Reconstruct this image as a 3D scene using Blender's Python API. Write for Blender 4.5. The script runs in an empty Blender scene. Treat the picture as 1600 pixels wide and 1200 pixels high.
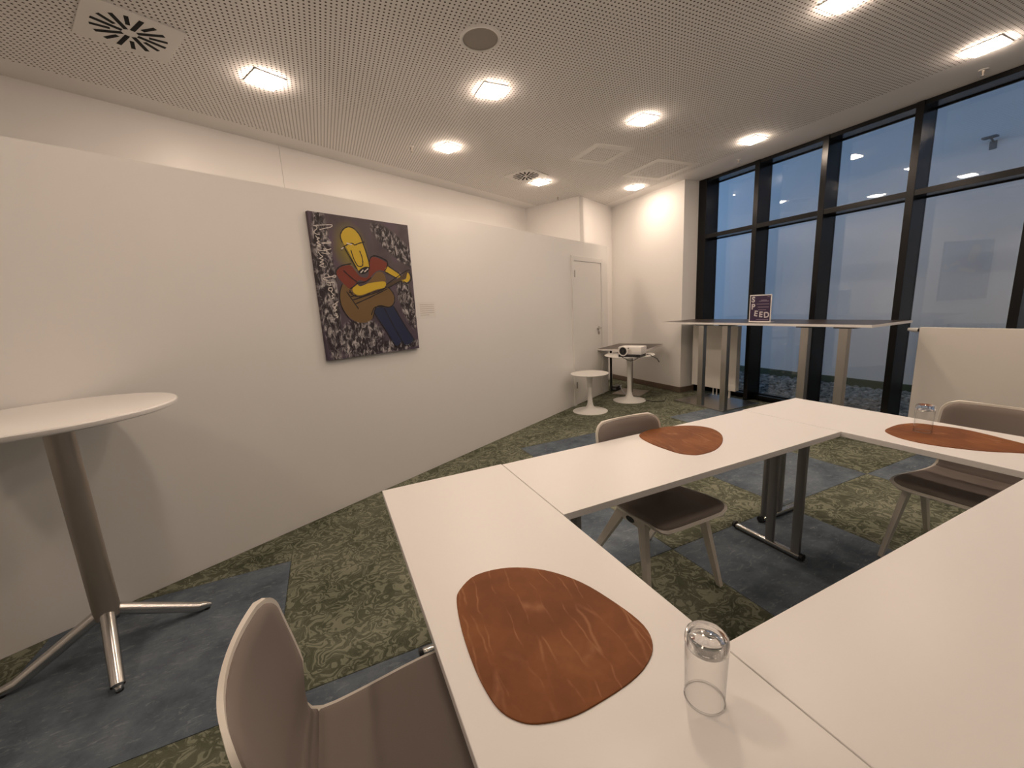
import bpy, bmesh, math, random
from mathutils import Vector, Matrix
random.seed(7)
scene = bpy.context.scene
C = scene.collection

# ------------------------------------------------------------------ camera
FPX, YAW, PITCH, ROLL, HCAM = 634.9, .422417, .187711, .0548226, 1.45
fwd = Vector((math.sin(YAW)*math.cos(PITCH), math.cos(YAW)*math.cos(PITCH), -math.sin(PITCH)))
rgt0 = Vector((math.cos(YAW), -math.sin(YAW), 0)); dwn0 = fwd.cross(rgt0)
cr, sr = math.cos(ROLL), math.sin(ROLL)
RGT = cr*rgt0 + sr*dwn0; DWN = -sr*rgt0 + cr*dwn0
camd = bpy.data.cameras.new('camera'); cam = bpy.data.objects.new('camera', camd); C.objects.link(cam)
camd.sensor_fit = 'HORIZONTAL'; camd.sensor_width = 36; camd.lens = FPX/1600*36; camd.clip_start = .02
cam.matrix_world = Matrix(((RGT.x, -DWN.x, -fwd.x, 0), (RGT.y, -DWN.y, -fwd.y, 0), (RGT.z, -DWN.z, -fwd.z, HCAM), (0, 0, 0, 1)))
scene.camera = cam

# ------------------------------------------------------------------ world (overcast dusk) and exposure
w = bpy.data.worlds.new('world'); scene.world = w; w.use_nodes = True
bg = w.node_tree.nodes['Background']; bg.inputs[0].default_value = (.33, .55, .90, 1); bg.inputs[1].default_value = 1.3
vs = scene.view_settings
vs.view_transform = 'Standard'; vs.look = 'None'; vs.gamma = 1; vs.use_curve_mapping = False; vs.exposure = 0.0
LAMP_STRENGTH = 113.0
LAMP_COLOR = (1, .785, .62, 1)

# ------------------------------------------------------------------ helpers
P0 = Vector((-.2, 3.121)); U = Vector((.8908, .4544)); N = Vector((.4544, -.8908)); ANG = math.atan2(U.y, U.x)
CEIL = 3.085
def pp(s, off, z=0): v = P0 + U*s + N*off; return Vector((v.x, v.y, z))
def ray(x, y): return RGT*((x-800)/FPX) + DWN*((y-600)/FPX) + fwd
def onz(x, y, z):
    d = ray(x, y); t = (z-HCAM)/d.z; return Vector((d.x*t, d.y*t))
def onp(x, y, off):                 # a photo pixel to (along, up) on the partition plane
    d = ray(x, y); d2 = Vector((d.x, d.y)); t = (P0.dot(N)+off)/d2.dot(N); p = d*t
    return (Vector((p.x, p.y))-P0).dot(U), HCAM+p.z

def tag(o, label=None, cat=None, group=None, kind=None):
    if label: o['label'] = label
    if cat: o['category'] = cat
    if group: o['group'] = group
    if kind: o['kind'] = kind
    return o
def empty(name, loc=(0, 0, 0), rz=0):
    o = bpy.data.objects.new(name, None); C.objects.link(o); o.location = loc; o.rotation_euler = (0, 0, rz)
    o.empty_display_size = .05; return o
class MB:
    def __init__(s): s.v = []; s.f = []
    def add(s, vs, fs):
        b = len(s.v); s.v += [tuple(v) for v in vs]; s.f += [tuple(i+b for i in f) for f in fs]; return s
    def box(s, x0, x1, y0, y1, z0, z1, bev=0):
        if bev:
            bm = bmesh.new(); bmesh.ops.create_cube(bm, size=1)
            for v in bm.verts: v.co = ((x0+x1)/2+v.co.x*(x1-x0), (y0+y1)/2+v.co.y*(y1-y0), (z0+z1)/2+v.co.z*(z1-z0))
            bmesh.ops.bevel(bm, geom=bm.edges[:], offset=bev, segments=2, affect='EDGES', profile=.5)
            bm.verts.index_update(); s.add([v.co for v in bm.verts], [[v.index for v in f.verts] for f in bm.faces]); bm.free(); return s
        return s.add([(x0,y0,z0),(x1,y0,z0),(x1,y1,z0),(x0,y1,z0),(x0,y0,z1),(x1,y0,z1),(x1,y1,z1),(x0,y1,z1)],
                     [(0,3,2,1),(4,5,6,7),(0,1,5,4),(1,2,6,5),(2,3,7,6),(3,0,4,7)])
    def prism(s, pts, z0, z1, bev=0):
        n = len(pts); c = sum((Vector(p) for p in pts), Vector((0, 0)))/n
        if bev:
            ins = [Vector(p)+(c-Vector(p)).normalized()*bev for p in pts]
            rings = [[(p[0],p[1],z0) for p in pts], [(p[0],p[1],z1-bev) for p in pts], [(p[0],p[1],z1) for p in ins]]
        else: rings = [[(p[0],p[1],z0) for p in pts], [(p[0],p[1],z1) for p in pts]]
        vs = [v for r in rings for v in r]; k = len(rings)
        fs = [tuple(range(n))[::-1], tuple(range((k-1)*n, k*n))]
        for r in range(k-1):
            for i in range(n): j = (i+1) % n; fs.append((r*n+i, r*n+j, (r+1)*n+j, (r+1)*n+i))
        return s.add(vs, fs)
    def lathe(s, prof, seg=40, cx=0, cy=0, close=False):
        vs = []; fs = []; k = len(prof)
        for i in range(seg):
            a = 2*math.pi*i/seg; vs += [(cx+r*math.cos(a), cy+r*math.sin(a), z) for r, z in prof]
        for i in range(seg):
            j = (i+1) % seg
            for q in range(k-1): fs.append((i*k+q, j*k+q, j*k+q+1, i*k+q+1))
            if close: fs.append((i*k+k-1, j*k+k-1, j*k, i*k))
        if not close:
            if prof[0][0] > 1e-5: fs.append(tuple(i*k for i in range(seg))[::-1])
            if prof[-1][0] > 1e-5: fs.append(tuple(i*k+k-1 for i in range(seg)))
        return s.add(vs, fs)
    def tube(s, path, r, seg=10, ell=1.0):
        path = [Vector(p) for p in path]; rs = r if isinstance(r, (list, tuple)) else [r]*len(path)
        n = len(path); vs = []; fs = []
        up = Vector((0, 0, 1))
        for i, p in enumerate(path):
            t = (path[min(i+1, n-1)]-path[max(i-1, 0)]).normalized()
            a = t.cross(up)
            if a.length < 1e-3: a = t.cross(Vector((0, 1, 0)))
            a.normalize(); b = t.cross(a)
            vs += [p+(a*math.cos(2*math.pi*k/seg)+b*math.sin(2*math.pi*k/seg)*ell)*rs[i] for k in range(seg)]
        for i in range(n-1):
            for k in range(seg): l = (k+1) % seg; fs.append((i*seg+k, i*seg+l, (i+1)*seg+l, (i+1)*seg+k))
        fs += [tuple(range(seg))[::-1], tuple(range((n-1)*seg, n*seg))]
        return s.add(vs, fs)
    def bar(s, a, b, wa, da, wb, db, xdir=(1, 0, 0)):      # tapered rectangular bar from a to b
        a = Vector(a); b = Vector(b); t = (b-a).normalized(); x = Vector(xdir); x = (x-t*x.dot(t)).normalized(); y = t.cross(x)
        vs = []
        for p, w_, d_ in ((a, wa, da), (b, wb, db)):
            vs += [p-x*w_/2-y*d_/2, p+x*w_/2-y*d_/2, p+x*w_/2+y*d_/2, p-x*w_/2+y*d_/2]
        return s.add(vs, [(0,3,2,1),(4,5,6,7),(0,1,5,4),(1,2,6,5),(2,3,7,6),(3,0,4,7)])
    def build(s, name, mat, parent=None, smooth=False, loc=None, rz=0):
        me = bpy.data.meshes.new(name); me.from_pydata(s.v, [], s.f); me.validate()
        bm = bmesh.new(); bm.from_mesh(me); bmesh.ops.recalc_face_normals(bm, faces=bm.faces[:]); bm.to_mesh(me); bm.free()
        if smooth:
            me.shade_smooth(); me.set_sharp_from_angle(angle=math.radians(38))
        me.materials.append(mat); o = bpy.data.objects.new(name, me); C.objects.link(o)
        if parent: o.parent = parent
        if loc is not None: o.location = loc; o.rotation_euler = (0, 0, rz)
        return o
def share(name, src, parent, loc=(0, 0, 0), rz=0):
    o = bpy.data.objects.new(name, src.data); C.objects.link(o); o.parent = parent; o.location = loc; o.rotation_euler = (0, 0, rz); return o
def copy_tree(o, parent=None):
    c = o.copy(); C.objects.link(c); c.parent = parent
    for ch in list(o.children): copy_tree(ch, c)
    return c
def catmull(pts, sub=4):
    n = len(pts); out = []
    for i in range(n):
        a, b, c, d = (Vector(pts[(i+k-1) % n]) for k in range(4))
        for q in range(sub):
            t = q/sub
            out.append(.5*((2*b)+(c-a)*t+(2*a-5*b+4*c-d)*t*t+(3*b-a-3*c+d)*t**3))
    return out

# ------------------------------------------------------------------ materials
def mat(name, col, rough=.5, metal=0, spec=.5, bump=0, bscale=200, emis=0):
    m = bpy.data.materials.new(name); m.use_nodes = True; nt = m.node_tree; b = nt.nodes['Principled BSDF']
    b.inputs['Base Color'].default_value = (*col, 1); b.inputs['Roughness'].default_value = rough; b.inputs['Metallic'].default_value = metal
    b.inputs['Specular IOR Level'].default_value = spec
    if emis: b.inputs['Emission Color'].default_value = LAMP_COLOR; b.inputs['Emission Strength'].default_value = emis
    if bump:
        g = nt.nodes.new('ShaderNodeNewGeometry'); t = nt.nodes.new('ShaderNodeTexNoise'); t.inputs['Scale'].default_value = bscale; t.inputs['Detail'].default_value = 3
        bp = nt.nodes.new('ShaderNodeBump'); bp.inputs['Strength'].default_value = bump; bp.inputs['Distance'].default_value = .002
        nt.links.new(g.outputs['Position'], t.inputs['Vector']); nt.links.new(t.outputs['Fac'], bp.inputs['Height']); nt.links.new(bp.outputs[0], b.inputs['Normal'])
    return m
class NT:                            # terse node-graph builder
    def __init__(s, m): s.t = m.node_tree; s.b = s.t.nodes['Principled BSDF']
    def n(s, typ, **kw):
        d = s.t.nodes.new(typ)
        for k, v in kw.items():
            if k == 'ins':
                for a, b in v.items():
                    if hasattr(b, 'is_linked') or isinstance(b, bpy.types.NodeSocket): s.t.links.new(b, d.inputs[a])
                    else: d.inputs[a].default_value = b
            else: setattr(d, k, v)
        return d
    def math(s, op, a, b=0, c=0, clamp=False): return s.n('ShaderNodeMath', operation=op, use_clamp=clamp, ins={0: a, 1: b, 2: c}).outputs[0]
    def ramp(s, fac, stops):
        r = s.n('ShaderNodeValToRGB', ins={0: fac}); e = r.color_ramp.elements
        while len(e) < len(stops): e.new(.5)
        for q, (p, c) in zip(e, stops): q.position = p; q.color = (*c, 1)
        return r.outputs[0]
    def mix(s, f, a, b):
        d = s.t.nodes.new('ShaderNodeMix'); d.data_type = 'RGBA'
        for i, v in ((0, f), (6, a), (7, b)):
            if isinstance(v, bpy.types.NodeSocket): s.t.links.new(v, d.inputs[i])
            else: d.inputs[i].default_value = v if i == 0 else (*v, 1)
        return d.outputs[2]
    def col(s, v): s.t.links.new(v, s.b.inputs['Base Color'])
    def pos(s): return s.n('ShaderNodeNewGeometry').outputs['Position']
    def obj(s): return s.n('ShaderNodeTexCoord').outputs['Object']
    def bump(s, h, strength=.3, dist=.004):
        s.t.links.new(s.n('ShaderNodeBump', ins={'Strength': strength, 'Distance': dist, 'Height': h}).outputs[0], s.b.inputs['Normal'])

M = {}
M['wall'] = mat('wall_paint', (.81, .795, .77), .7, bump=.08, bscale=260)
M['panel'] = mat('smooth_wall_panel', (.90, .88, .86), .38, bump=.03, bscale=60)
M['door'] = mat('door_paint', (.78, .765, .735), .45)
M['baseboard'] = mat('baseboard_brown', (.16, .115, .085), .5)
M['table'] = mat('white_laminate', (.84, .82, .80), .34, spec=.4, bump=.04, bscale=900)
M['table_edge'] = mat('white_edge_band', (.74, .71, .68), .5)
M['white'] = mat('white_plastic', (.82, .80, .77), .4)
M['tulip'] = mat('tulip_white_lacquer', (.80, .785, .75), .28)
M['cream'] = mat('cream_plastic', (.70, .66, .59), .42)
M['fabric'] = mat('taupe_fabric', (.245, .208, .188), .95, spec=.1, bump=.5, bscale=900)
M['black'] = mat('black_plastic', (.012, .012, .013), .45)
M['blackmetal'] = mat('black_window_frame', (.005, .005, .0055), .25, metal=0, spec=.3)
M['chrome'] = mat('satin_chrome', (.62, .60, .58), .22, 1)
M['steel'] = mat('brushed_steel', (.50, .48, .45), .33, 1)
M['greymetal'] = mat('grey_powder_coat', (.22, .22, .22), .4, .3)
M['polemetal'] = mat('dark_satin_pole', (.40, .36, .32), .42, .8)
M['darkslot'] = mat('dark_slot', (.004, .004, .004), .9)
M['grille'] = mat('grey_speaker_mesh', (.36, .33, .29), .7)
M['radiator'] = mat('radiator_enamel', (.74, .71, .66), .35)
M['courtwall'] = mat('courtyard_render', (.78, .80, .82), .9, bump=.1, bscale=30)
M['moss'] = mat('mossy_plinth', (.075, .095, .06), .95, bump=.6, bscale=25)
M['lamp'] = mat('lamp_diffuser', (1, 1, 1), .5, emis=LAMP_STRENGTH)
M['trim'] = mat('lamp_trim', (.85, .83, .80), .4)
M['hatch'] = mat('ceiling_plain_paint', (.70, .685, .66), .75)
M['cable_black'] = mat('black_cable', (.012, .012, .012), .5)
M['cable_white'] = mat('pale_cable', (.45, .48, .52), .5)
M['lens'] = mat('lens_glass', (.006, .006, .008), .06, spec=.9)
M['paper'] = mat('white_paper', (.78, .76, .73), .8)
M['ink_grey'] = mat('grey_print', (.60, .56, .52), .8)
M['darktop'] = mat('dark_brown_laminate', (.055, .042, .034), .35)

def m_gravel():
    m = mat('gravel_stone', (.3, .3, .3), .9); g = NT(m)
    t = g.n('ShaderNodeTexNoise', ins={'Vector': g.pos(), 'Scale': 14.0, 'Detail': 3.0}).outputs['Fac']
    g.col(g.ramp(t, [(.3, (.06, .07, .07)), (.55, (.20, .22, .22)), (.75, (.42, .44, .44))])); return m
M['gravel'] = m_gravel()

def m_ceiling():                     # painted board with a square grid of round holes, plain strip along the far-left wall
    m = mat('perforated_ceiling', (.8, .78, .76), .8); g = NT(m); p = g.pos()
    v = g.n('ShaderNodeVectorMath', operation='MULTIPLY', ins={0: p, 1: (1/.0268, 1/.0268, 0)}).outputs[0]
    v = g.n('ShaderNodeVectorMath', operation='FRACTION', ins={0: v}).outputs[0]
    v = g.n('ShaderNodeVectorMath', operation='SUBTRACT', ins={0: v, 1: (.5, .5, 0)}).outputs[0]
    d = g.n('ShaderNodeVectorMath', operation='LENGTH', ins={0: v}).outputs['Value']
    hole = g.math('LESS_THAN', d, .215)
    off = g.n('ShaderNodeVectorMath', operation='DOT_PRODUCT', ins={0: p, 1: (N.x, N.y, 0)}).outputs['Value']
    inside = g.math('GREATER_THAN', off, P0.dot(N)-1.2)
    sx = g.n('ShaderNodeSeparateXYZ', ins={0: p})
    inside = g.math('MULTIPLY', inside, g.math('LESS_THAN', sx.outputs[0], 4.66))
    hole = g.math('MULTIPLY', hole, inside)
    g.col(g.mix(hole, (.91, .89, .87), (.08, .055, .04))); return m
M['ceiling'] = m_ceiling()

def m_green():
    m = mat('green_damask_carpet', (.1, .12, .07), 1, spec=.05); g = NT(m); p = g.pos()
    w1 = g.n('ShaderNodeTexNoise', ins={'Vector': p, 'Scale': 7.0, 'Detail': 2.0}).outputs['Color']
    pv = g.n('ShaderNodeVectorMath', operation='MULTIPLY_ADD', ins={0: w1, 1: (.30, .30, 0), 2: p}).outputs[0]
    scroll = g.n('ShaderNodeTexNoise', ins={'Vector': pv, 'Scale': 17.0, 'Detail': 1.5, 'Distortion': 2.2}).outputs['Fac']
    band = g.math('ABSOLUTE', g.math('SUBTRACT', scroll, .5))
    lines = g.ramp(band, [(.015, (0, 0, 0)), (.045, (1, 1, 1))])
    blob = g.ramp(scroll, [(.50, (0, 0, 0)), (.56, (1, 1, 1))])
    pat = g.math('MAXIMUM', blob, g.math('SUBTRACT', 1, lines))
    wear = g.n('ShaderNodeTexNoise', ins={'Vector': p, 'Scale': 2.6, 'Detail': 6.0, 'Roughness': .65}).outputs['Fac']
    wearc = g.ramp(wear, [(.35, (0, 0, 0)), (.68, (1, 1, 1))])
    base = g.mix(wearc, (.200, .208, .148), (.325, .328, .250))
    dark = g.mix(wearc, (.060, .068, .046), (.160, .168, .122))
    fuzz = g.n('ShaderNodeTexNoise', ins={'Vector': p, 'Scale': 240.0, 'Detail': 2.0}).outputs['Fac']
    c = g.mix(pat, base, dark)
    c = g.mix(g.math('MULTIPLY', fuzz, .45), c, (.055, .062, .040))
    g.col(c); g.bump(fuzz, .5, .003); return m
M['green'] = m_green()
def m_blue():
    m = mat('blue_vintage_carpet', (.07, .09, .11), 1, spec=.05); g = NT(m); p = g.pos()
    st = g.n('ShaderNodeVectorMath', operation='MULTIPLY', ins={0: p, 1: (1, 2.6, 1)}).outputs[0]
    a = g.n('ShaderNodeTexNoise', ins={'Vector': p, 'Scale': 3.0, 'Detail': 7.0, 'Roughness': .7}).outputs['Fac']
    b = g.n('ShaderNodeTexNoise', ins={'Vector': st, 'Scale': 14.0, 'Detail': 5.0, 'Roughness': .75, 'Distortion': 1.2}).outputs['Fac']
    c = g.ramp(a, [(.34, (.080, .101, .124)), (.5, (.130, .160, .192)), (.68, (.205, .240, .272))])
    c = g.mix(g.ramp(b, [(.55, (0, 0, 0)), (.80, (.75, .75, .75))]), c, (.40, .425, .43))
    c = g.mix(g.ramp(b, [(.26, (.6, .6, .6)), (.42, (0, 0, 0))]), c, (.070, .088, .110))
    fuzz = g.n('ShaderNodeTexNoise', ins={'Vector': p, 'Scale': 240.0, 'Detail': 2.0}).outputs['Fac']
    c = g.mix(g.math('MULTIPLY', fuzz, .3), c, (.06, .072, .09))
    g.col(c); g.bump(fuzz, .5, .003); return m
M['blue'] = m_blue()
def m_leather():
    m = mat('cognac_leather', (.2, .08, .035), .6, spec=.18); g = NT(m); p = g.obj()
    a = g.n('ShaderNodeTexNoise', ins={'Vector': p, 'Scale': 5.0, 'Detail': 6.0, 'Roughness': .6}).outputs['Fac']
    c = g.ramp(a, [(.3, (.140, .046, .014)), (.55, (.212, .074, .022)), (.75, (.285, .112, .038))])
    rot = g.n('ShaderNodeVectorRotate', ins={'Vector': p, 'Angle': math.radians(-84)}).outputs[0]
    ws = g.n('ShaderNodeTexNoise', ins={'Vector': rot, 'Scale': 9.0, 'Detail': 2.0}).outputs['Color']
    rv = g.n('ShaderNodeVectorMath', operation='MULTIPLY_ADD', ins={0: ws, 1: (.02, .05, 0), 2: rot}).outputs[0]
    st = g.n('ShaderNodeVectorMath', operation='MULTIPLY', ins={0: rv, 1: (2.2, 22, 1)}).outputs[0]
    vo = g.n('ShaderNodeTexVoronoi', feature='DISTANCE_TO_EDGE', ins={'Vector': st, 'Scale': 1.0, 'Randomness': 1.0}).outputs['Distance']
    line = g.ramp(vo, [(.0, (1, 1, 1)), (.05, (0, 0, 0))])
    brk = g.ramp(g.n('ShaderNodeTexNoise', ins={'Vector': p, 'Scale': 14.0, 'Detail': 3.0}).outputs['Fac'], [(.42, (0, 0, 0)), (.62, (.6, .6, .6))])
    c = g.mix(g.math('MULTIPLY', line, brk), c, (.40, .19, .095))
    g.col(c); g.bump(g.n('ShaderNodeTexNoise', ins={'Vector': p, 'Scale': 260.0, 'Detail': 2.0}).outputs['Fac'], .12, .001); return m
M['leather'] = m_leather()

def clear_sheet(name, f0, tint, rough, edge=None):      # clear sheet: mirror reflection growing with the angle (Schlick) over clear transmission
    m = mat(name, (1, 1, 1)); g = NT(m); nt = m.node_tree; ge = g.n('ShaderNodeNewGeometry')
    d = g.math('ABSOLUTE', g.n('ShaderNodeVectorMath', operation='DOT_PRODUCT', ins={0: ge.outputs['Normal'], 1: ge.outputs['Incoming']}).outputs['Value'])
    f = g.math('MULTIPLY_ADD', g.math('POWER', g.math('SUBTRACT', 1, d, clamp=True), 5), 1-f0, f0)
    t = g.n('ShaderNodeBsdfTransparent', ins={0: (*tint, 1) if edge is None else g.mix(g.math('POWER', g.math('SUBTRACT', 1, d, clamp=True), 3), tint, edge)}); gl = g.n('ShaderNodeBsdfGlossy', ins={'Roughness': rough, 'Color': (.96, .98, 1, 1)})
    mx = g.n('ShaderNodeMixShader', ins={0: f}); nt.links.new(t.outputs[0], mx.inputs[1]); nt.links.new(gl.outputs[0], mx.inputs[2])
    nt.nodes.remove(g.b); nt.links.new(mx.outputs[0], nt.nodes['Material Output'].inputs[0]); return m
M['pane'] = clear_sheet('window_glass', .056, (.95, .97, .98), .01)
M['tumbler_wall'] = clear_sheet('tumbler_wall_glass', .045, (.955, .955, .95), .02, (.45, .45, .45))
def m_thick():
    m = mat('tumbler_base_glass', (.97, .97, .97), .02); b = m.node_tree.nodes['Principled BSDF']
    b.inputs['Transmission Weight'].default_value = 1; b.inputs['IOR'].default_value = 1.47; return m
M['tumbler_base'] = m_thick()

# ------------------------------------------------------------------ room shell
def struct(o): o['kind'] = 'structure'; return o
def wallseg(name, a, b, z0, z1, th, m, parent=None):     # inner face on a-b, thickness to the left of a->b
    a = Vector(a[:2]); b = Vector(b[:2]); d = (b-a).normalized(); l = Vector((-d.y, d.x))*th
    o = MB().prism([a, b, b+l, a+l], z0, z1).build(name, m, parent); return struct(o) if parent is None else o

floor = struct(MB().box(-4.2, 5.42, -2.6, 7.4, -.12, -.006).build('floor', M['green']))
ceiling = struct(MB().box(-4.2, 5.45, -2.6, 7.4, CEIL, CEIL+.12).build('ceiling', M['ceiling']))
S_END = 4.87
wall_left = struct(MB().prism([pp(-3.2, 0).xy, pp(S_END, 0).xy, pp(S_END, -.12).xy, pp(-3.2, -.12).xy], 0, 2.287).build('wall_left', M['wall']))
SJ = 4.885
wf = struct(empty('wall_far_left', pp(-3.2, -1.45)))
wf_panels = [(-3.2, .77), (.773, SJ)]
for a_, b_ in wf_panels:             # two smooth wall panels with a fine joint between them
    MB().prism([(pp(a_, -1.45)-wf.location).xy, (pp(b_, -1.45)-wf.location).xy, (pp(b_, -1.55)-wf.location).xy, (pp(a_, -1.55)-wf.location).xy], 0, CEIL).build('wall_panel', M['panel'], wf)
wallseg('wall_jog', pp(SJ, -1.55), pp(SJ, -.41), 0, CEIL, -.12, M['panel'])
wallseg('wall_corner', pp(SJ-.12, -.41), pp(6.1, -.41), 0, CEIL, .12, M['panel'])
struct(MB().box(4.9, 5.02, 4.556, 6.5, 0, CEIL).build('wall_back', M['wall']))
struct(MB().box(5.02, 5.46, 4.556, 4.70, 0, CEIL).build('wall_reveal', M['wall']))
bb = struct(MB().box(4.886, 4.9, 4.542, 6.17, 0, .085, .003).build('baseboard_back', M['baseboard']))
bb2 = struct(MB().box(4.9, 5.178, 4.542, 4.556, 0, .085, .003).build('baseboard_reveal', M['baseboard']))
wallseg('wall_near_left', (-3.05, -2.5), (-3.05, 1.667), 0, CEIL, .12, M['wall'])
wallseg('wall_side_left', (-3.05, 1.667), pp(-3.2, -1.55), 0, CEIL, .12, M['wall'])
wallseg('wall_front', (5.45, -2.5), (-3.17, -2.5), 0, CEIL, .12, M['wall'])

# carpet: metre-wide squares laid checkerwise, clipped at the walls
X0, Y0, TS, TY = -.36, 1.605, 1.03, 1.025
def clip(poly, nx, ny, c):           # keep nx*x+ny*y >= c
    out = []
    for i in range(len(poly)):
        a, b = poly[i], poly[(i+1) % len(poly)]; da = nx*a[0]+ny*a[1]-c; db = nx*b[0]+ny*b[1]-c
        if da >= 0: out.append(a)
        if (da >= 0) != (db >= 0): t = da/(da-db); out.append((a[0]+(b[0]-a[0])*t, a[1]+(b[1]-a[1])*t))
    return out
protos = {}
for i in range(-3, 6):
    for j in range(-4, 5):
        x0, y0 = X0+i*TS, Y0+j*TY; g_ = .0012
        full = [(x0+g_, y0+g_), (x0+TS-g_, y0+g_), (x0+TS-g_, y0+TY-g_), (x0+g_, y0+TY-g_)]
        poly = clip(full, N.x, N.y, P0.dot(N)+.004); poly = clip(poly, -1, 0, -5.40); poly = clip(poly, 1, 0, -3.04); poly = clip(poly, 0, 1, -2.49)
        if i == 5 and poly: poly = clip(poly, 0, -1, -4.54)
        if len(poly) < 3: continue
        blue = (i+j) % 2 == 1 and j < 2 and not (i == 0 and j == 1)
        k = 'blue' if blue else 'green'
        if poly == full:
            if k not in protos:
                o = MB().prism([(g_, g_), (TS-g_, g_), (TS-g_, TY-g_), (g_, TY-g_)], -.006, 0, .0015).build('carpet_tile', M[k], floor, loc=(x0, y0, 0)); protos[k] = o
            else: share('carpet_tile', protos[k], floor, (x0, y0, 0))
        else:
            MB().prism([(p[0]-x0, p[1]-y0) for p in poly], -.006, 0).build('carpet_tile', M[k], floor, loc=(x0, y0, 0))

# door in the partition
d1 = struct(empty('door_1', pp(3.733, 0), ANG))
fr = MB().box(0, .06, -.022, 0, 0, 2.085, .002).box(.06, .875, -.022, 0, 2.02, 2.085, .002).box(.875, .93, -.022, 0, 0, 2.085, .002).build('door_frame', M['door'], d1)
lf = MB().box(.064, .871, -.016, 0, .008, 2.016, .003).build('door_leaf', M['door'], d1)
for z_ in (.25, 1.80): MB().lathe([(.009, z_), (.009, z_+.09)], 12, .062, -.026).build('hinge', M['steel'], lf, True)
h = MB().tube([(.775, -.016, 1.06), (.775, -.058, 1.06)], .010).tube([(.79, -.055, 1.06), (.655, -.055, 1.06)], .0095).build('door_handle', M['steel'], lf, True)
r = MB(); r.add(*(lambda q: (q.v, q.f))(MB().lathe([(.026, 0), (.026, .008)], 24)))
r.v = [(.775+a, -.016-c, 1.06+b) for a, b, c in r.v]; r.build('handle_rose', M['steel'], lf, True)
r = MB().lathe([(.024, 0), (.024, .008)], 24); r.v = [(.775+a, -.016-c, .985+b) for a, b, c in r.v]; r.build('lock_rose', M['polemetal'], lf, True)

# window wall
w1 = struct(empty('window_1', (5.18, 4.5, 0)))
GX = 5.40
def wbox(name, x0, x1, y0, y1, z0, z1, m, bev=.002): return MB().box(x0-5.18, x1-5.18, y0-4.5, y1-4.5, z0, z1, bev).build(name, m, w1)
yb = [3.645-.772*k for k in range(9)]
wbox('mullion', 5.18, 5.43, 4.42, 4.553, 0, CEIL-.002, M['blackmetal'])
for y_ in yb: wbox('mullion', 5.18, 5.43, y_, y_+.06, 0, CEIL-.002, M['blackmetal'])
edges = [4.42]+yb
for k in range(len(yb)):
    ya, yb_ = edges[k], edges[k+1]+.06
    wbox('transom', 5.183, 5.43, yb_, ya, 2.268, 2.322, M['blackmetal'])
    wbox('window_head', 5.19, 5.43, yb_, ya, CEIL-.045, CEIL-.002, M['blackmetal'])
    wbox('window_sill', 5.30, 5.43, yb_, ya, 0, .07, M['blackmetal'])
    for z0, z1 in ((.07, 2.268), (2.322, CEIL-.045)):
        wbox('pane', GX, GX+.012, yb_, ya, z0, z1, M['pane'], 0)
        for s_, q in ((0, z0), (1, z1)):
            wbox('glazing_bead', GX-.018, GX, yb_, ya, q-(.012 if s_ else 0), q+(0 if s_ else .012), M['blackmetal'], 0)

# courtyard behind the glass
struct(MB().box(5.45, 7.3, -4, 9, -.3, -.02).build('floor_courtyard', M['gravel']))
struct(MB().box(5.46, 7.5, -5, 7.2, 3.75, 3.95).build('unseen_shade_canopy', M['courtwall']))  # unseen canopy, added so skylight enters from the far end only
struct(MB().box(7.2, 7.5, -5, 13, -.3, 3.75).build('wall_courtyard', M['courtwall']))
struct(MB().box(5.46, 7.2, -3.3, -3.0, -.3, 3.75).build('unseen_shade_wall', M['courtwall']))  # unseen end wall, added to block skylight and darken the right-hand panes
struct(MB().box(7.165, 7.2, -5, 10, -.3, .105, .004).build('baseboard_courtyard', M['moss']))
gv = MB(); ico = bmesh.new(); bmesh.ops.create_icosphere(ico, subdivisions=1, radius=1); ico.verts.index_update()
iv = [v.co.copy() for v in ico.verts]; ifc = [[v.index for v in f.verts] for f in ico.faces]; ico.free()
for k in range(4200):
    x = random.uniform(5.52, 7.14); y = random.uniform(.8, 6.8); s_ = random.uniform(.018, .045)
    a = random.uniform(0, 6.28); ca, sa = math.cos(a), math.sin(a); ex = random.uniform(.7, 1.5); ez = random.uniform(.5, .8)
    gv.add([(x+(v.x*ex*ca-v.y*sa)*s_, y+(v.x*ex*sa+v.y*ca)*s_, -.02+(v.z*ez+.35)*s_) for v in iv], ifc)
tag(gv.build('gravel', M['gravel']), 'grey pebbles covering the courtyard ground outside the window', 'gravel', kind='stuff')
fl = tag(empty('floodlight', (7.2, 2.26, 2.95)), 'dark floodlight on a bracket on the courtyard wall', 'lamp')
M['lampgrey'] = mat('grey_lamp_housing', (.16, .17, .18), .5)
MB().box(-.012, 0, -.03, .03, -.03, .06, .004).build('wall_plate', M['lampgrey'], fl)
MB().tube([(-.01, 0, .05), (-.10, 0, .085)], .009).build('bracket', M['lampgrey'], fl, True)
MB().box(-.15, -.07, -.06, .06, .075, .095, .006).build('lamp_head', M['lampgrey'], fl)

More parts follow.
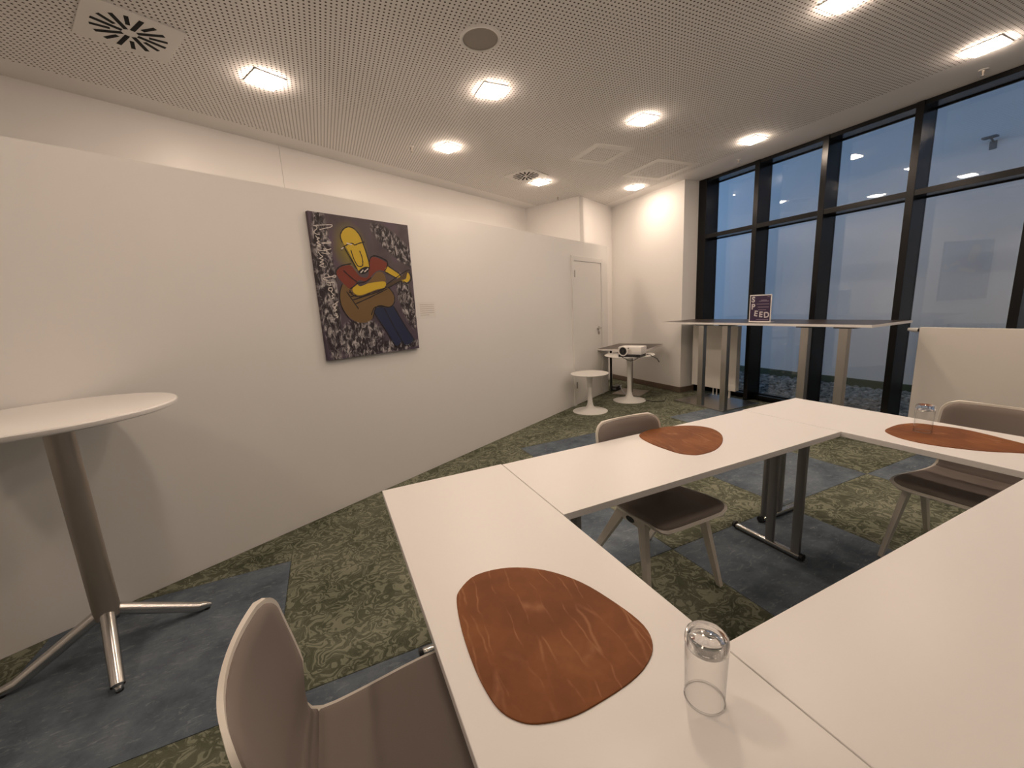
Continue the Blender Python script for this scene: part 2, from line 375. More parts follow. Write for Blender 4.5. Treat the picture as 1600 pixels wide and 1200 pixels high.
# ------------------------------------------------------------------ ceiling fittings
def downlight(x, y, rz):
    r = empty('downlight', (x, y, CEIL), rz); a = .098; b = .086
    t = MB()
    for x0, x1, y0, y1 in ((-a, a, -a, -b), (-a, a, b, a), (-a, -b, -b, b), (b, a, -b, b)): t.box(x0, x1, y0, y1, -.006, 0)
    t.build('trim_ring', M['trim'], r); MB().box(-b, b, -b, b, -.017, 0).build('diffuser', M['lamp'], r)
    return tag(r, 'glowing square downlight recessed in the perforated ceiling', 'downlight', 'square ceiling downlights')
L = [(-.151, 3.544, ANG), (1.395, 3.186, 0), (2.92, 3.217, 0), (4.471, 3.244, 0), (1.386, 4.357, ANG), (2.906, 5.172, ANG), (4.432, 5.049, 0),
     (4.523, 1.527, 0), (2.964, 1.604, 0), (1.40, 1.60, 0), (-.15, 1.75, 0), (-1.7, .7, 0), (4.5, -.1, 0), (2.95, -.05, 0)]
d0 = downlight(*L[0])
OWN = {0: 'square downlight glowing between the lone swirl vent and the panelled upper wall', 1: 'square downlight glowing next to the round ceiling loudspeaker', 4: 'square downlight glowing beside a tiny sprinkler above the painted canvas wall',
       5: 'square downlight glowing at the corner of a swirl vent', 6: 'square downlight glowing close to the back wall, beside the large ceiling hatch', 3: 'square downlight glowing near the window with a sprinkler between them',
       7: 'square downlight glowing near the window above the wide radiator', 2: 'square downlight glowing near the small ceiling hatch'}
for i, (x, y, rz) in enumerate(L):
    d = d0 if i == 0 else copy_tree(d0)
    d.location = (x, y, CEIL); d.rotation_euler = (0, 0, rz)
    d['label'] = OWN.get(i, 'square downlight glowing in the perforated ceiling with no other fitting beside it')

slot_l = slot_s = None
def vent(x, y, label):
    global slot_l, slot_s
    r = tag(empty('ceiling_vent', (x, y, CEIL), ANG), label, 'vent', 'swirl ceiling vents')
    MB().box(-.21, .21, -.21, .21, -.008, 0, .002).build('vent_plate', M['trim'], r)
    for k in range(16):
        a = math.radians(22.5*k+8)
        if k % 2 == 0:
            if slot_l is None: slot_l = MB().box(.035, .165, -.011, .011, -.0092, -.007).build('slot', M['darkslot'], r, loc=(0, 0, 0), rz=a)
            else: share('slot', slot_l, r, rz=a)
        else:
            if slot_s is None: slot_s = MB().box(.082, .165, -.010, .010, -.0092, -.007).build('slot', M['darkslot'], r, loc=(0, 0, 0), rz=a)
            else: share('slot', slot_s, r, rz=a)
vent(-.78, 3.244, 'square white swirl vent standing alone in the ceiling, dark slots fanning out')
vent(2.587, 4.97, 'square white swirl vent with a downlight glowing at its corner')
sp = tag(empty('ceiling_speaker', (1.101, 2.64, CEIL)), 'round ceiling loudspeaker with grey grille and white rim', 'loudspeaker')
MB().lathe([(.108, 0), (.128, 0), (.128, -.006), (.122, -.012), (.108, -.010)], 56, close=True).build('rim', M['trim'], sp, True)
MB().lathe([(.0, -.009), (.107, -.005), (.107, 0)], 56).build('grille', M['grille'], sp, True)
for x, y, lab in ((1.03, 4.45, 'tiny dark sprinkler head in the perforated ceiling beside a downlight'), (3.55, 5.78, 'tiny dark sprinkler head in the ceiling by the corner of the panelled wall'), (4.93, 3.75, 'tiny dark sprinkler head in the ceiling between window and the tall tables'), (*onz(1537, 109, CEIL), 'tiny dark sprinkler head in the ceiling above the wide radiator')):
    s_ = tag(empty('sprinkler', (x, y, CEIL)), lab, 'sprinkler', 'ceiling sprinklers')
    MB().lathe([(.03, 0), (.03, -.004), (.012, -.006), (0, -.006)], 20).build('rose', M['trim'], s_, True)
    MB().lathe([(.011, -.004), (.009, -.022), (.005, -.03), (.005, -.04), (.014, -.042), (.014, -.045), (0, -.045)], 14).build('nozzle', M['polemetal'], s_, True)
def hatch(x, y, a, label):
    r = tag(empty('ceiling_hatch', (x, y, CEIL)), label, 'hatch'); b = a-.085
    t = MB()
    for x0, x1, y0, y1 in ((-a, a, -a, -b), (-a, a, b, a), (-a, -b, -b, b), (b, a, -b, b)): t.box(x0, x1, y0, y1, -.003, 0)
    t.build('hatch_frame', M['trim'], r)
    MB().box(-b+.004, b-.004, -b+.004, b-.004, -.002, 0).build('hatch_panel', M['ceiling'], r)
hatch(3.09, 4.08, .265, 'small square ceiling access hatch with a plain white border')
hatch(4.2, 4.34, .345, 'large square ceiling access hatch with a plain border near the back wall')

# ------------------------------------------------------------------ conference tables
TT, TH = .735, .027
def leg_frame(parent, y, out):       # foot bar along local y, two columns and a folding brace; out = +-1 end of table
    f = MB().box(y-.018, y+.018, -.195, .195, .008, .036, .012).build('foot', M['chrome'], parent, True)
    MB().box(y-.016, y+.016, -.19, .19, 0, .012, .004).build('foot_pad', M['black'], f)
    for q in (-1, 1):
        MB().tube([(y, q*.193, .0225), (y, q*.208, .0225)], [.0215, .0195], 14).build('end_cap', M['black'], f, True)
    for yy in (-.165, -.02): MB().box(y-.013, y+.013, yy-.024, yy+.024, .03, TT-TH, .009).build('column', M['greymetal'], f, True)
    MB().box(y-.02, y+.02, -.2, .2, TT-TH-.022, TT-TH, .004).build('cross_rail', M['greymetal'], f)
    MB().tube([(y-out*.01, -.06, .62), (y-out*.12, -.06, .665), (y-out*.26, -.06, .70)], .006).build('brace', M['black'], f, True)
def table(loc, rz, label):
    r = tag(empty('conference_table', loc, rz), label, 'table', 'conference tables set in a square'); Lh, Wh = .826, .2675
    MB().box(-Lh, Lh, -Wh, Wh, TT-TH, TT, .0018).build('table_top', M['table'], r)
    for e in (-1, 1): leg_frame(r, e*(Lh-.115), e)
    return r
table((.401, .834, 0), math.pi/2, 'white conference table with a brown mat and an upturned tumbler beside the mat')
table((1.4975, 1.386, 0), 0, 'white conference table with only a brown mat, running towards the skewed wall')
table((2.5945, .836, 0), -math.pi/2, 'white conference table by the radiator, tumbler standing on its brown mat')
table((1.497, .2275, 0), math.pi, 'bare white conference table with nothing on it')

# ------------------------------------------------------------------ mats and tumblers
def sc(o, k, pts): return [(o[0]+a/k, o[1]+b/k) for a, b in pts]
mats = [
 (sc((300, 850), 1.7778, [(735,160),(745,125),(790,85),(880,65),(980,72),(1080,105),(1180,165),(1255,225),(1280,280),(1265,330),(1220,380),(1130,440),(1050,480),(960,498),(900,488),(850,455),(810,395),(780,330),(750,240)]),
  'brown leather placemat beside the near upturned tumbler'),
 (sc((880, 640), 4, [(475,160),(500,140),(580,115),(700,102),(820,100),(920,115),(980,145),(998,180),(985,220),(940,255),(860,278),(800,281),(720,270),(640,245),(560,215),(500,185)]),
  'brown leather placemat alone on its table, without any glass near it'),
 (sc((1340, 600), 4.285, [(185,315),(215,290),(290,268),(400,262),(540,278),(700,300),(860,335),(1000,370),(1130,403),(1215,432),(1235,452),(1200,463),(1114,461),(1000,455),(860,448),(700,432),(540,412),(400,388),(270,355)]),
  'brown leather placemat with a tumbler standing on it')]
for pts, lab in mats:
    wp = [onz(x, y, TT+.003) for x, y in pts]; c = sum(wp, Vector((0, 0)))/len(wp)
    poly = catmull([p-c for p in wp], 4)
    o = MB().prism(poly, 0, .003, .0008).build('placemat', M['leather'], loc=(c.x, c.y, TT)); tag(o, lab, 'placemat', 'brown placemats on the tables')
def tumbler(loc, label):
    r = tag(empty('tumbler', loc), label, 'glass', 'upturned tumblers')
    MB().lathe([(.0335, 0), (.0345, .05), (.0362, .112)], 48).build('glass_wall', M['tumbler_wall'], r, True)
    w_ = r.children[0].data; bm = bmesh.new(); bm.from_mesh(w_); bmesh.ops.delete(bm, geom=[f for f in bm.faces if len(f.verts) > 4], context='FACES'); bm.to_mesh(w_); bm.free()
    rim = []
    for k in range(9): a = 2*math.pi*k/8; rim.append((.0335+.0013*math.cos(a), .0014+.0013*math.sin(a)))
    MB().lathe(rim[:8], 48, close=True).build('glass_rim', M['tumbler_base'], r, True)
    MB().lathe([(0, .1185), (.018, .1175), (.027, .1135), (.0335, .108), (.0362, .112), (.0366, .122), (.0350, .130), (.0315, .1335), (.027, .132), (.022, .1285), (0, .127)], 48).build('glass_base', M['tumbler_base'], r, True)
tumbler((.542, .431, TT), 'clear tumbler upside down on the bare white table beside a brown mat')
tumbler((2.615, .915, TT+.003), 'clear tumbler upside down on a brown placemat, window behind it')

# ------------------------------------------------------------------ chairs
PROF = [(-.238,.428),(-.230,.440),(-.215,.448),(-.17,.453),(-.11,.450),(-.05,.444),(.01,.439),(.07,.437),(.12,.440),(.16,.450),(.188,.470),(.205,.497),(.217,.535),(.227,.58),(.237,.63),(.247,.68),(.257,.73),(.264,.77),(.269,.80),(.272,.823)]
HW = [.222,.224,.226,.228,.229,.228,.224,.217,.208,.198,.192,.192,.199,.208,.214,.217,.217,.215,.213,.211]
ARC = [0]
for i in range(1, len(PROF)): ARC.append(ARC[-1]+math.dist(PROF[i], PROF[i-1]))
def interp(t, seq):
    for i in range(len(ARC)-1):
        if t <= ARC[i+1] or i == len(ARC)-2:
            k = (t-ARC[i])/(ARC[i+1]-ARC[i]); a, b = seq[i], seq[i+1]
            return a+(b-a)*k if not isinstance(a, tuple) else tuple(p+(q-p)*k for p, q in zip(a, b))
def shell_point(t, v):               # t arc length, v in -1..1 across
    y, z = interp(t, PROF); hw = interp(t, HW)
    k = min(1, max(0, (z-.455)/.15))
    return hw, Vector((v*hw, y-k*.05*v*v, z+(1-k)*.012*v**4))
def round_hw(t, t0, t1, r0, r1):
    f = 0
    if t-t0 < r0: f = r0-math.sqrt(max(0, r0*r0-(r0-(t-t0))**2))
    if t1-t < r1: f = max(f, r1-math.sqrt(max(0, r1*r1-(r1-(t1-t))**2)))
    return f
def sheet(t0, t1, margin, r0, r1, thick, lift, puff, nt=30, nv=16):
    def pt(t, v):
        hw, _ = shell_point(t, 1); f = (hw-margin-round_hw(t, t0, t1, r0, r1))/hw
        return shell_point(t, v*f)[1]
    ts = []
    for i in range(nt+1):
        a = i/nt; ts.append(t0+(t1-t0)*(a-.55*math.sin(2*math.pi*a)/(2*math.pi)))
    top = []; bot = []
    for i, t in enumerate(ts):
        for j in range(nv+1):
            v = math.sin(math.pi/2*(2*j/nv-1))
            p = pt(t, v); e = .002
            du = pt(min(t+e, t1), v)-pt(max(t-e, t0), v)
            dv = shell_point(t, min(v+.02, 1))[1]-shell_point(t, max(v-.02, -1))[1]
            n_ = dv.cross(du)
            if n_.length < 1e-9: n_ = Vector((0, 0, 1))
            n_.normalize()
            ed = min((t-t0), (t1-t))/.03; ev = (1-abs(v))*.22/.03
            h = puff*(1-max(0, 1-min(ed, ev, 1))**2)
            top.append(p+n_*(lift+thick+h)); bot.append(p+n_*lift)
    n1 = nv+1; cnt = len(top); m = MB(); fs = []
    for i in range(nt):
        for j in range(nv):
            a, b, c, d = i*n1+j, i*n1+j+1, (i+1)*n1+j+1, (i+1)*n1+j
            fs += [(a, b, c, d), (cnt+d, cnt+c, cnt+b, cnt+a)]
    rim = [j for j in range(nv)]+[i*n1+nv for i in range(nt)]+[nt*n1+j for j in range(nv, 0, -1)]+[i*n1 for i in range(nt, 0, -1)]
    for k in range(len(rim)): a, b = rim[k], rim[(k+1) % len(rim)]; fs.append((a, cnt+a, cnt+b, b))
    return m.add(top+bot, fs)
TJ = ARC[9]+.006; TE = ARC[-1]
def chair(loc, rz, label):
    r = tag(empty('visitor_chair', loc, rz), label, 'chair', 'chairs at the conference tables')
    sheet(0, TE, 0, .05, .055, .010, -.010, 0, 40).build('seat_shell', M['cream'], r, True)
    sheet(.016, TJ+.004, .011, .045, .006, .006, .0, .012).build('seat_pad', M['fabric'], r, True)
    sheet(TJ+.002, TE-.010, .010, .006, .05, .004, .0, .010).build('back_pad', M['fabric'], r, True)
    b = MB().box(-.17, .17, -.075, .055, .405, .428, .008).build('under_frame', M['cream'], r, True)
    for sx in (-1, 1):
        s_ = MB().box(sx*.185-.013, sx*.185+.013, -.115, .075, .385, .432, .008).build('side_bracket', M['cream'], r, True)
        k = MB().lathe([(.0, 0), (.022, .0), (.022, .003), (0, .003)], 20); k.v = [(sx*(.1985+c), -.02+a*1.3, .408+b_*.62) for a, b_, c in k.v]; k.build('bracket_inset', M['black'], s_, True)
        MB().bar((sx*.185, -.092, .425), (sx*.232, -.190, 0), .026, .05, .020, .024).build('leg', M['cream'], r)
        MB().bar((sx*.185, .05, .425), (sx*.225, .305, 0), .026, .05, .020, .024).build('leg', M['cream'], r)
    return r
chair((.03, .83, 0), math.pi/2, 'taupe padded chair at the table where mat and tumbler lie side by side')
chair((1.43, 1.45, 0), 0, 'taupe padded chair at the table with a lone mat, its back towards the skewed wall')
chair((2.80, .78, 0), -math.pi/2, 'taupe padded chair with its back to the white radiator')

# ------------------------------------------------------------------ round bar table by the skewed wall
bt = tag(empty('bar_table', (-1.041, 2.243, 0)), 'round white bar table on one dark pole against the skewed wall', 'table')
MB().lathe([(0, 1.102), (.385, 1.102), (.393, 1.106), (.395, 1.112), (.395, 1.122), (.391, 1.127), (0, 1.127)], 96).build('table_top', M['table'], bt, True)
MB().lathe([(.05, 1.062), (.058, 1.068), (.060, 1.102), (0, 1.102)], 32).build('mounting_collar', M['black'], bt, True)
MB().lathe([(.046, .19), (.046, 1.09)], 36).build('pole', M['polemetal'], bt, True)
for k, (fx, fy) in enumerate(((-1.40, 2.165), (-.936, 1.956), (-.715, 2.385), (-1.155, 2.555))):
    dx, dy = fx+1.041, fy-2.243; l = math.hypot(dx, dy); ux, uy = dx/l, dy/l
    f = MB().tube([(ux*.012, uy*.012, .215), (ux*.30, uy*.30, .032), (dx*.93, dy*.93, .024), (dx, dy, .014)], [.027, .024, .020, .010], 14).build('foot', M['chrome'] if k in (1, 2) else M['chrome'], bt, True)
    MB().lathe([(.013, 0), (.013, .012)], 16, dx*.95, dy*.95).build('glide', M['black'], f, True)

# ------------------------------------------------------------------ bar tables along the window
def window_bar(yc, label):
    r = tag(empty('tall_table', (4.795, yc, 0)), label, 'table', 'tall tables along the window')
    MB().box(-.355, .355, -.63, .63, 1.091, 1.116, .0015).build('table_top', M['table'], r)
    MB().box(-.353, .353, -.628, .628, 1.116, 1.117).build('top_laminate', M['darktop'], r)
    MB().box(-.355, .355, -.43, .365, 0, .012, .002).build('base_plate', M['steel'], r)
    for y_ in (-.405, -.06):
        p = MB().box(-.345, -.285, y_-.0375, y_+.0375, .012, 1.08, .003).build('post', M['steel'], r)
        MB().box(-.35, -.23, y_-.085, y_+.085, 1.079, 1.091, .003).build('mounting_plate', M['black'], p)
    return r
window_bar(3.87, 'tall dark-topped table with pale edge carrying the purple sign, by the narrow radiator')
window_bar(2.609, 'tall dark-topped table with pale edge at the window, its top empty')

# sign on the tall table
sg = tag(empty('table_sign', (4.62, 3.15, 1.117), -math.pi/2), 'purple sign reading SPEED standing on the tall table', 'sign')
SW, SH = .262, .315
MB().box(-SW/2, SW/2, 0, .006, .004, SH, .001).build('sign_board', M['paper'], sg)
MB().box(-SW/2, SW/2, -.012, .07, 0, .004, .001).build('sign_foot', M['paper'], sg)
M['purple'] = mat('sign_purple', (.040, .018, .062), .55); M['signwhite'] = mat('sign_white_ink', (.62, .58, .60), .7); M['signgrey'] = mat('sign_lilac_ink', (.27, .22, .30), .7)
MB().box(-SW/2+.011, SW/2-.011, -.0006, 0, .014, SH-.011).build('printed_field', M['purple'], sg)
def text(body, size, x, z, rot, m, parent, name, bold=.0):
    cu = bpy.data.curves.new(name, 'FONT'); cu.body = body; cu.size = size; cu.align_x = 'CENTER'; cu.align_y = 'CENTER'; cu.extrude = .0003; cu.offset = bold
    t = bpy.data.objects.new(name, cu); C.objects.link(t); dg = bpy.context.evaluated_depsgraph_get(); me = bpy.data.meshes.new_from_object(t.evaluated_get(dg)); bpy.data.objects.remove(t)
    me.name = name; me.materials.clear(); me.materials.append(m); o = bpy.data.objects.new(name, me); C.objects.link(o); o.parent = parent
    o.location = (x, -.0010, z); o.rotation_euler = (math.pi/2, rot, 0); return o
def sxz(fx, fy): return (fx-.5)*SW, SH*(1-fy)
for ch, fx, fy, rt in (('S', .17, .18, .06), ('P', .18, .44, -.03), ('E', .32, .69, .12), ('E', .55, .725, .04), ('D', .81, .74, -.1)):
    x, z = sxz(fx, fy); text(ch, .088, x, z, rt, M['signwhite'], sg, 'letter', .0028)
for fx, fy, fw in ((.66, .20, .26), (.66, .235, .44), (.62, .34, .58), (.64, .45, .50), (.60, .55, .36), (.62, .90, .55), (.86, .085, .10)):
    x, z = sxz(fx, fy); MB().box(x-fw*SW/2, x+fw*SW/2, -.0012, -.0006, z-.0032, z+.0032).build('text_line', M['signgrey'], sg)

# ------------------------------------------------------------------ radiators
def radiator(yc, half, z0, z1, label, feet, valve):
    r = tag(empty('radiator', (5.11, yc, 0)), label, 'radiator', 'panel radiators under the window')
    MB().box(-.05, -.022, -half, half, z0, z1, .004).build('front_panel', M['radiator'], r)
    MB().box(-.022, .03, -half+.004, half-.004, z0+.004, z1-.004, .002).build('radiator_body', M['radiator'], r)
    g_ = MB()
    for k in range(int(half*2/.03)): g_.box(-.018, .026, -half+.012+k*.03, -half+.022+k*.03, z1-.004, z1-.002)
    g_.build('top_grille', M['greymetal'], r)['kind'] = 'stuff'
    for y_ in feet: MB().box(-.01, .01, y_-.012, y_+.012, 0, z0+.01, .003).build('foot', M['radiator'], r)
    for y_ in (-.04, .02): MB().tube([(0, y_, 0), (0, y_, z0+.01)], .008).build('supply_pipe', M['radiator'], r, True)
    if valve:
        v = MB().tube([(-.0, half, z1-.03), (-.0, half+.028, z1-.03)], .016, 16).build('valve_collar', M['black'], r, True)
        MB().tube([(-.0, half+.025, z1-.03), (-.0, half+.045, z1-.03), (-.0, half+.10, z1-.025)], [.022, .021, .015], 20).build('thermostat_knob', M['white'], r, True)
radiator(4.11, .37, .125, 1.03, 'narrow white panel radiator beside the window reveal, under the tall table', (-.25, .2), False)
radiator(.96, .93, .15, 1.056, 'wide white panel radiator with a thermostat knob on its side', (-.6, .6), True)

# ------------------------------------------------------------------ corner: tulip tables, corner table, projector
def tulip(x, y, h, rt, rb, label):
    r = tag(empty('tulip_table', (x, y, 0)), label, 'table', 'white pedestal side tables')
    MB().lathe([(0, h-.018), (rt-.05, h-.018), (rt-.012, h-.012), (rt, h-.004), (rt-.003, h), (0, h)], 64).build('table_top', M['tulip'], r, True)
    MB().lathe([(rb, 0), (rb, .006), (rb*.85, .014), (rb*.6, .024), (rb*.4, .036), (.06, .055), (.043, .085), (.034, .13), (.030, .2), (.031, h*.6), (.036, h*.8), (.045, h-.04), (.06, h-.018)], 48).build('pedestal', M['tulip'], r, True)
tulip(3.15, 4.46, .522, .25, .232, 'low round white pedestal table with an empty top in front of the door')
tulip(3.965, 4.625, .679, .352, .232, 'taller round white pedestal table carrying the projector')
ct = tag(empty('corner_table', pp(4.46, .02), ANG), 'square dark-topped pedestal table in the corner behind the projector', 'table')
MB().box(0, .80, -.735, 0, .718, .743, .0015).build('table_top', M['table_edge'], ct)
MB().box(.002, .798, -.733, -.002, .743, .7445).build('top_laminate', M['darktop'], ct)
MB().lathe([(.032, .012), (.032, .718)], 28, .40, -.365).build('column', M['polemetal'], ct, True)
MB().box(.20, .66, -.58, -.13, 0, .012, .002).build('base_plate', M['polemetal'], ct)
MB().box(.385, .413, -.046, -.018, 0, .718, .002).build('leg', M['black'], ct)
pj = tag(empty('projector', pp(4.22, .665, .679), ANG), 'white projector with a big round lens on the taller pedestal table', 'projector')
pb = MB().box(-.10, .115, -.165, .165, .035, .142, .012).build('body', M['white'], pj, True)
MB().box(-.11, .105, -.155, .155, 0, .036, .004).build('base', M['black'], pj)
def disc_x(r0, prof, seg=40):        # lathe turned to face local -x
    m = MB().lathe(prof, seg); m.v = [(-.10-c, .088+a, .082+b) for a, b, c in m.v]; return m
MB_close = MB().lathe([(.054, -.01), (.066, -.01), (.068, .010), (.064, .018), (.054, .016)], 48, close=True); MB_close.v = [(-.10-c, .088+a, .082+b) for a, b, c in MB_close.v]
ring = MB_close.build('lens_ring', M['white'], pj, True)
disc_x(0, [(0, .006), (.054, .006), (.054, 0)]).build('lens_recess', M['black'], ring, True)
disc_x(0, [(.024, .006), (.026, .012), (.020, .014), (.018, .009), (0, .012)]).build('lens', M['lens'], ring, True)
MB().box(-.103, -.098, .005, .022, .118, .13).build('sensor_window', M['black'], pj)
MB().box(-.102, -.099, -.03, .028, .05, .105).build('front_vent', M['ink_grey'], pj)
# cables
def q(s, o, z): return pp(s, o, z)
tag(MB().tube([q(4.30, .84, .70), q(4.28, .90, .70), q(4.20, .95, .695), q(4.16, 1.03, .67), q(4.17, 1.06, .62)], .006).build('projector_cable', M['cable_black'], smooth=True), 'thick black cable running off the back of the projector', 'cable')
tag(MB().tube([q(4.07, .58, .684), q(4.035, .62, .68), q(4.015, .68, .655), q(4.005, .73, .645), q(4.015, .78, .66), q(4.045, .82, .684)], .005).build('drooping_cable', M['cable_black'], smooth=True), 'thin black cable drooping over the rim of the projector table', 'cable')
tag(MB().tube([q(4.98, .145, .05), q(4.94, .19, .10), q(4.84, .22, .11), q(4.76, .27, .075), q(4.68, .36, .03), q(4.56, .50, .009), q(4.47, .62, .007)], .007).build('pale_floor_cable', M['cable_white'], smooth=True), 'pale cable looping on the carpet under the corner table', 'cable')
tag(MB().tube([q(4.60, .46, .006), q(4.52, .68, .006), q(4.42, .88, .007), q(4.52, 1.02, .007), q(4.72, .98, .007)], .006).build('black_floor_cable', M['cable_black'], smooth=True), 'black cable lying bent on the carpet beside the back wall', 'cable')
bx = tag(empty('power_box', pp(4.985, .085), ANG), 'small black power box on the carpet under the corner table', 'power box')
MB().box(-.09, .09, -.05, .05, 0, .075, .008).build('case', M['black'], bx)
MB().box(-.092, -.088, -.03, .03, .02, .055, .001).build('socket_panel', M['greymetal'], bx)

# ------------------------------------------------------------------ painting on the partition
s0, z0_ = .622, 1.139; PW, PH, PD = .826, 1.018, .03
pt = tag(empty('painting', pp(s0, 0, z0_), ANG), 'unframed purple canvas of a yellow figure playing a guitar', 'painting')
def m_canvas():
    m = mat('sprayed_canvas', (.1, .07, .1), .75); g = NT(m); p = g.obj(); sx = g.n('ShaderNodeSeparateXYZ', ins={0: p}); X, Z = sx.outputs[0], sx.outputs[2]
    n1 = g.n('ShaderNodeTexNoise', ins={'Vector': p, 'Scale': 5.0, 'Detail': 4.0}).outputs['Fac']
    base = g.ramp(n1, [(.3, (.062, .046, .058)), (.55, (.098, .078, .088)), (.75, (.105, .066, .135))])
    low = g.math('SUBTRACT', 1, g.math('DIVIDE', Z, .55), clamp=True)
    base = g.mix(g.math('MULTIPLY', low, .7), base, (.060, .038, .080))
    hx = g.math('DIVIDE', g.math('SUBTRACT', X, -.13), .15); hz = g.math('DIVIDE', g.math('SUBTRACT', Z, .80), .20)
    halo = g.math('SUBTRACT', 1, g.math('SQRT', g.math('ADD', g.math('MULTIPLY', hx, hx), g.math('MULTIPLY', hz, hz))), clamp=True)
    base = g.mix(g.math('MULTIPLY', halo, .95, clamp=True), base, (.30, .24, .02))
    # black and white sprayed zones
    def zone(cx, cz, rx, rz, ang=0):
        a, b = g.math('SUBTRACT', X, cx), g.math('SUBTRACT', Z, cz); c_, s_ = math.cos(ang), math.sin(ang)
        u_ = g.math('ADD', g.math('MULTIPLY', a, c_), g.math('MULTIPLY', b, s_)); v_ = g.math('SUBTRACT', g.math('MULTIPLY', b, c_), g.math('MULTIPLY', a, s_))
        u_, v_ = g.math('DIVIDE', u_, rx), g.math('DIVIDE', v_, rz)
        r2 = g.math('ADD', g.math('MULTIPLY', u_, u_), g.math('MULTIPLY', v_, v_))
        return g.math('MULTIPLY', g.math('SUBTRACT', 1.15, r2, clamp=True), 2.2, clamp=True)
    zs = zone(-.345, .52, .075, .60)
    for a in ((.27, .84, .25, .085, -.62), (-.12, .12, .20, .17, 0), (.33, .40, .075, .24, .25), (.16, .05, .28, .05, 0)): zs = g.math('MAXIMUM', zs, zone(*a))
    st = g.n('ShaderNodeVectorMath', operation='MULTIPLY', ins={0: p, 1: (30, 1, 17)}).outputs[0]
    n2 = g.n('ShaderNodeTexNoise', ins={'Vector': st, 'Scale': 1.0, 'Detail': 3.0, 'Roughness': .7, 'Distortion': .8}).outputs['Fac']
    bw = g.ramp(n2, [(.41, (.006, .005, .006)), (.50, (.045, .038, .044)), (.58, (.30, .28, .28)), (.68, (.60, .57, .55))])
    g.col(g.mix(g.math('MULTIPLY', zs, .85), base, bw)); return m
M['canvas'] = m_canvas(); M['canvas_edge'] = mat('canvas_edge', (.055, .035, .045), .8)
MB().box(-PW/2, PW/2, -PD, 0, 0, PH, .002).build('canvas', M['canvas'], pt)
PC = {'yellow': (.58, .40, .022), 'red': (.185, .030, .014), 'brown': (.165, .098, .032), 'neck': (.075, .048, .026), 'blue': (.012, .020, .062), 'ink': (.010, .007, .009), 'chalk': (.62, .58, .54), 'darkblue': (.006, .009, .028)}
for k, v in PC.items(): M['p_'+k] = mat('paint_'+k, v, .6, bump=.3, bscale=60)
layer = [0]
def loc_px(o, k, pts): 
    out = []
    for a, b in pts:
        s_, z_ = onp(o[0]+a/k, o[1]+b/k, PD); out.append((s_-s0, z_-z0_))
    return out
Z4 = ((450, 300), 4)
def blob(name, colr, pts, view=Z4, smooth=True):
    layer[0] += 1; p = loc_px(*view, pts); p = [tuple(v) for v in catmull(p, 3)] if smooth else p
    m = MB().prism(p, 0, 1); d0, d1 = -PD, -PD-.0006-.00012*layer[0]
    bmx = bmesh.new(); vs = [bmx.verts.new((x, d1, z)) for x, z in p]; f = bmx.faces.new(vs); bmesh.ops.triangulate(bmx, faces=[f])
    n_ = len(p); bmx.verts.index_update(); fs = [[v.index for v in t.verts] for t in bmx.faces]; bmx.free()
    mm = MB(); mm.add([(x, d1, z) for x, z in p]+[(x, d0, z) for x, z in p], fs+[(i, (i+1) % n_, n_+(i+1) % n_, n_+i) for i in range(n_)])
    return mm.build(name, M['p_'+colr], pt)
def stroke(name, colr, lines, wd, view=Z4):
    layer[0] += 1; mm = MB(); y = -PD-.0008-.00012*layer[0]
    for pts in lines:
        p = [Vector(v) for v in loc_px(*view, pts)]
        q_ = []
        for i in range(len(p)-1):
            a, b, c, d = p[max(i-1, 0)], p[i], p[i+1], p[min(i+2, len(p)-1)]
            for t in (0, .25, .5, .75): q_.append(.5*((2*b)+(c-a)*t+(2*a-5*b+4*c-d)*t*t+(3*b-a-3*c+d)*t**3))
        q_.append(p[-1]); vs = []; fs = []
        for i, v in enumerate(q_):
            t = (q_[min(i+1, len(q_)-1)]-q_[max(i-1, 0)])
            t = t.normalized() if t.length > 0 else Vector((1, 0)); nn = Vector((-t.y, t.x))*wd/2*(.75+.5*math.sin(i*1.3)**2)
            vs += [(v.x+nn.x, y, v.y+nn.y), (v.x-nn.x, y, v.y-nn.y)]
        for i in range(len(q_)-1): fs.append((2*i, 2*i+2, 2*i+3, 2*i+1))
        mm.add(vs, fs)
    return mm.build(name, M['p_'+colr], pt)
blob('painted_guitar', 'brown', [(345,575),(328,620),(330,690),(358,752),(395,792),(440,815),(490,815),(528,788),(545,742),(560,716),(600,712),(635,718),(660,690),(662,650),(640,612),(615,590),(612,545),(600,512),(578,498),(552,503),(530,530),(505,560),(450,600),(390,600)])
blob('painted_shirt', 'red', [(302,500),(322,475),(352,462),(395,460),(425,500),(452,528),(490,535),(508,505),(505,460),(512,425),(530,407),(560,412),(600,432),(618,448),(603,492),(575,488),(545,500),(515,532),(488,558),(445,552),(425,570),(385,603),(350,575),(318,540)])
blob('painted_jeans', 'blue', [(535,748),(565,722),(620,724),(660,712),(690,770),(730,835),(780,910),(772,942),(735,955),(712,935),(685,960),(664,948),(625,882),(578,808)])
blob('painted_head', 'yellow', [(332,255),(347,233),(370,222),(398,226),(428,247),(450,283),(462,315),(478,360),(492,405),(505,450),(506,482),(490,505),(455,506),(436,484),(408,430),(384,382),(362,345),(342,312),(331,282)])
blob('painted_forearm', 'yellow', [(402,608),(428,576),(452,590),(500,572),(560,562),(603,560),(612,580),(600,598),(550,610),(500,630),(452,645),(418,636)])
blob('painted_arm', 'yellow', [(618,466),(650,480),(686,508),(702,528),(682,536),(645,522),(606,496)])
blob('painted_neck', 'neck', [(612,582),(700,532),(738,497),(758,500),(752,520),(706,556),(622,600)])
blob('painted_hand', 'yellow', [(738,540),(745,505),(757,515),(762,540),(748,562),(722,564),(706,552),(724,548)])
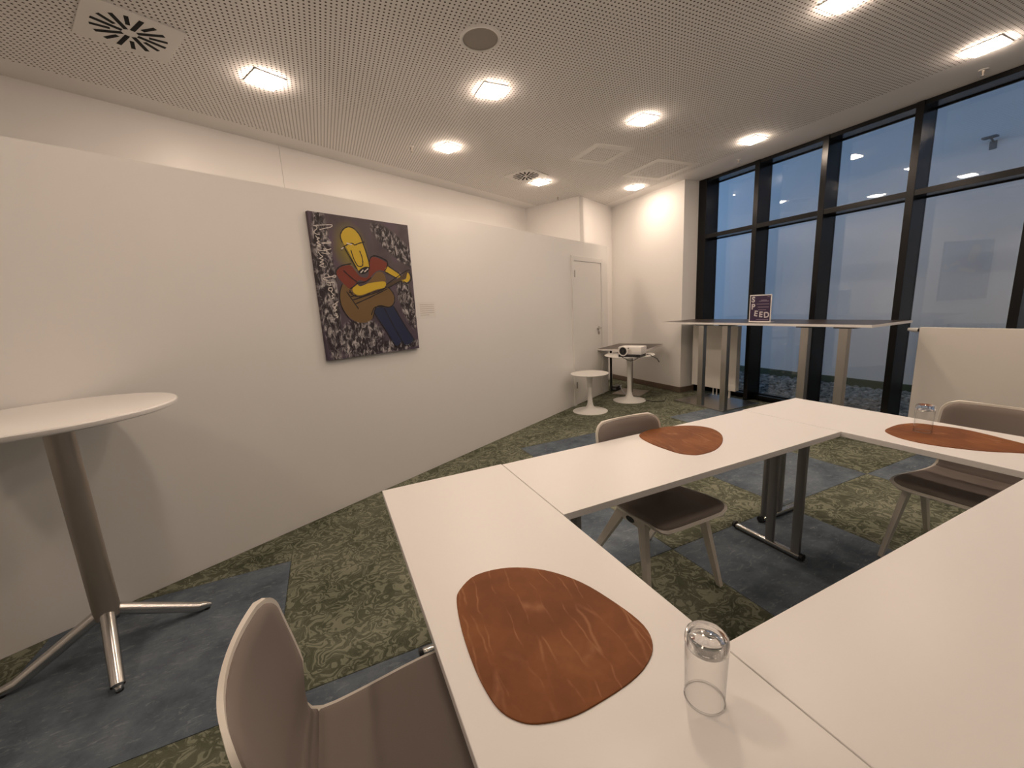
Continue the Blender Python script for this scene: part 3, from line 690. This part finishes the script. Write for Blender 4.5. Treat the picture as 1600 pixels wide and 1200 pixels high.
blob('painted_mouth', 'ink', [(440,500),(455,480),(480,468),(504,470),(506,488),(490,505),(462,514)])
stroke('painted_outlines', 'ink', [
 [(340,318),(326,275),(342,236),(375,218),(412,230),(448,272),(464,312),(486,372),(505,440),(508,480)],
 [(332,365),(348,342),(382,324),(404,322),(416,332),(440,322),(478,312)], [(350,345),(400,430),(430,480)],
 [(392,362),(408,412),(430,455),(448,466),(466,456),(462,410),(446,366)],
 [(300,520),(300,490),(330,462),(395,448)], [(505,440),(520,405),(560,402),(622,438),(604,495)], [(345,490),(400,540),(432,570),(385,608)],
 [(430,570),(480,562),(520,535)], [(338,575),(322,640),(336,720),(385,795),(430,822)], [(530,790),(548,725),(580,710),(632,720),(664,690),(660,640),(625,592)],
 [(620,460),(690,508)], [(605,498),(680,540)], [(612,580),(740,492),(762,495)], [(622,602),(708,556),(745,572),(770,540),(758,500)],
 [(365,622),(440,730)], [(378,625),(405,632)], [(392,655),(425,645)], [(405,675),(560,625),(615,595)], [(420,700),(520,655),(620,605)], [(385,612),(400,640),(450,655),(520,630),(604,602)],
 [(535,750),(600,850),(665,955),(690,965),(712,935)], [(600,725),(650,820),(712,930)], [(660,715),(740,850),(785,920),(770,950),(735,960),(712,930)], [(520,770),(545,720),(620,720)]], .0075)
stroke('painted_highlights', 'chalk', [[(452,505),(470,487)], [(476,500),(500,478)], [(332,358),(346,346)], [(365,320),(398,328)]], .008)
stroke('painted_lettering', 'chalk', [[(90,270),(140,285),(150,320),(110,360),(110,390),(150,410),(190,415)], [(130,270),(250,265),(370,262),(388,275),(360,300),(260,320),(190,340)],
 [(130,430),(150,460),(190,470),(150,490),(185,520),(145,540),(210,575),(150,590),(205,605)], [(375,545),(300,555),(220,550),(290,538),(370,530)],
 [(160,650),(260,670),(370,635),(330,650),(250,640),(350,715),(220,700)], [(170,690),(210,740),(240,760),(190,790),(250,810),(200,850),(260,870),(190,900),(280,930)]], .0055, ((480, 325), 10))
stroke('painted_lettering', 'chalk', [[(260,95),(290,140),(340,150),(400,160),(412,130),(380,125),(320,150),(200,170),(190,200),(260,215)], [(250,265),(390,250)], [(300,268),(320,310),(250,300)],
 [(350,360),(290,360),(280,400),(340,420),(350,370)], [(355,380),(330,440),(375,480),(340,510),(375,545),(330,560)], [(460,610),(410,650),(360,680),(370,720),(420,690),(400,650)],
 [(420,720),(380,740),(430,770),(390,790),(410,800)], [(400,830),(440,850),(415,880),(460,890),(430,910),(455,920)]], .0065, ((490, 420), 12))

# title card beside the painting
tc = tag(empty('title_card', pp(1.185, 0, 1.388), ANG), 'small pale text card on the wall beside the painting', 'card')
MB().box(-.098, .098, -.0015, 0, 0, .145).build('card', M['paper'], tc)
for k in range(6): MB().box(-.08, .08-(.06 if k == 5 else 0), -.0021, -.0015, .118-k*.018, .124-k*.018).build('text_line', M['ink_grey'], tc)
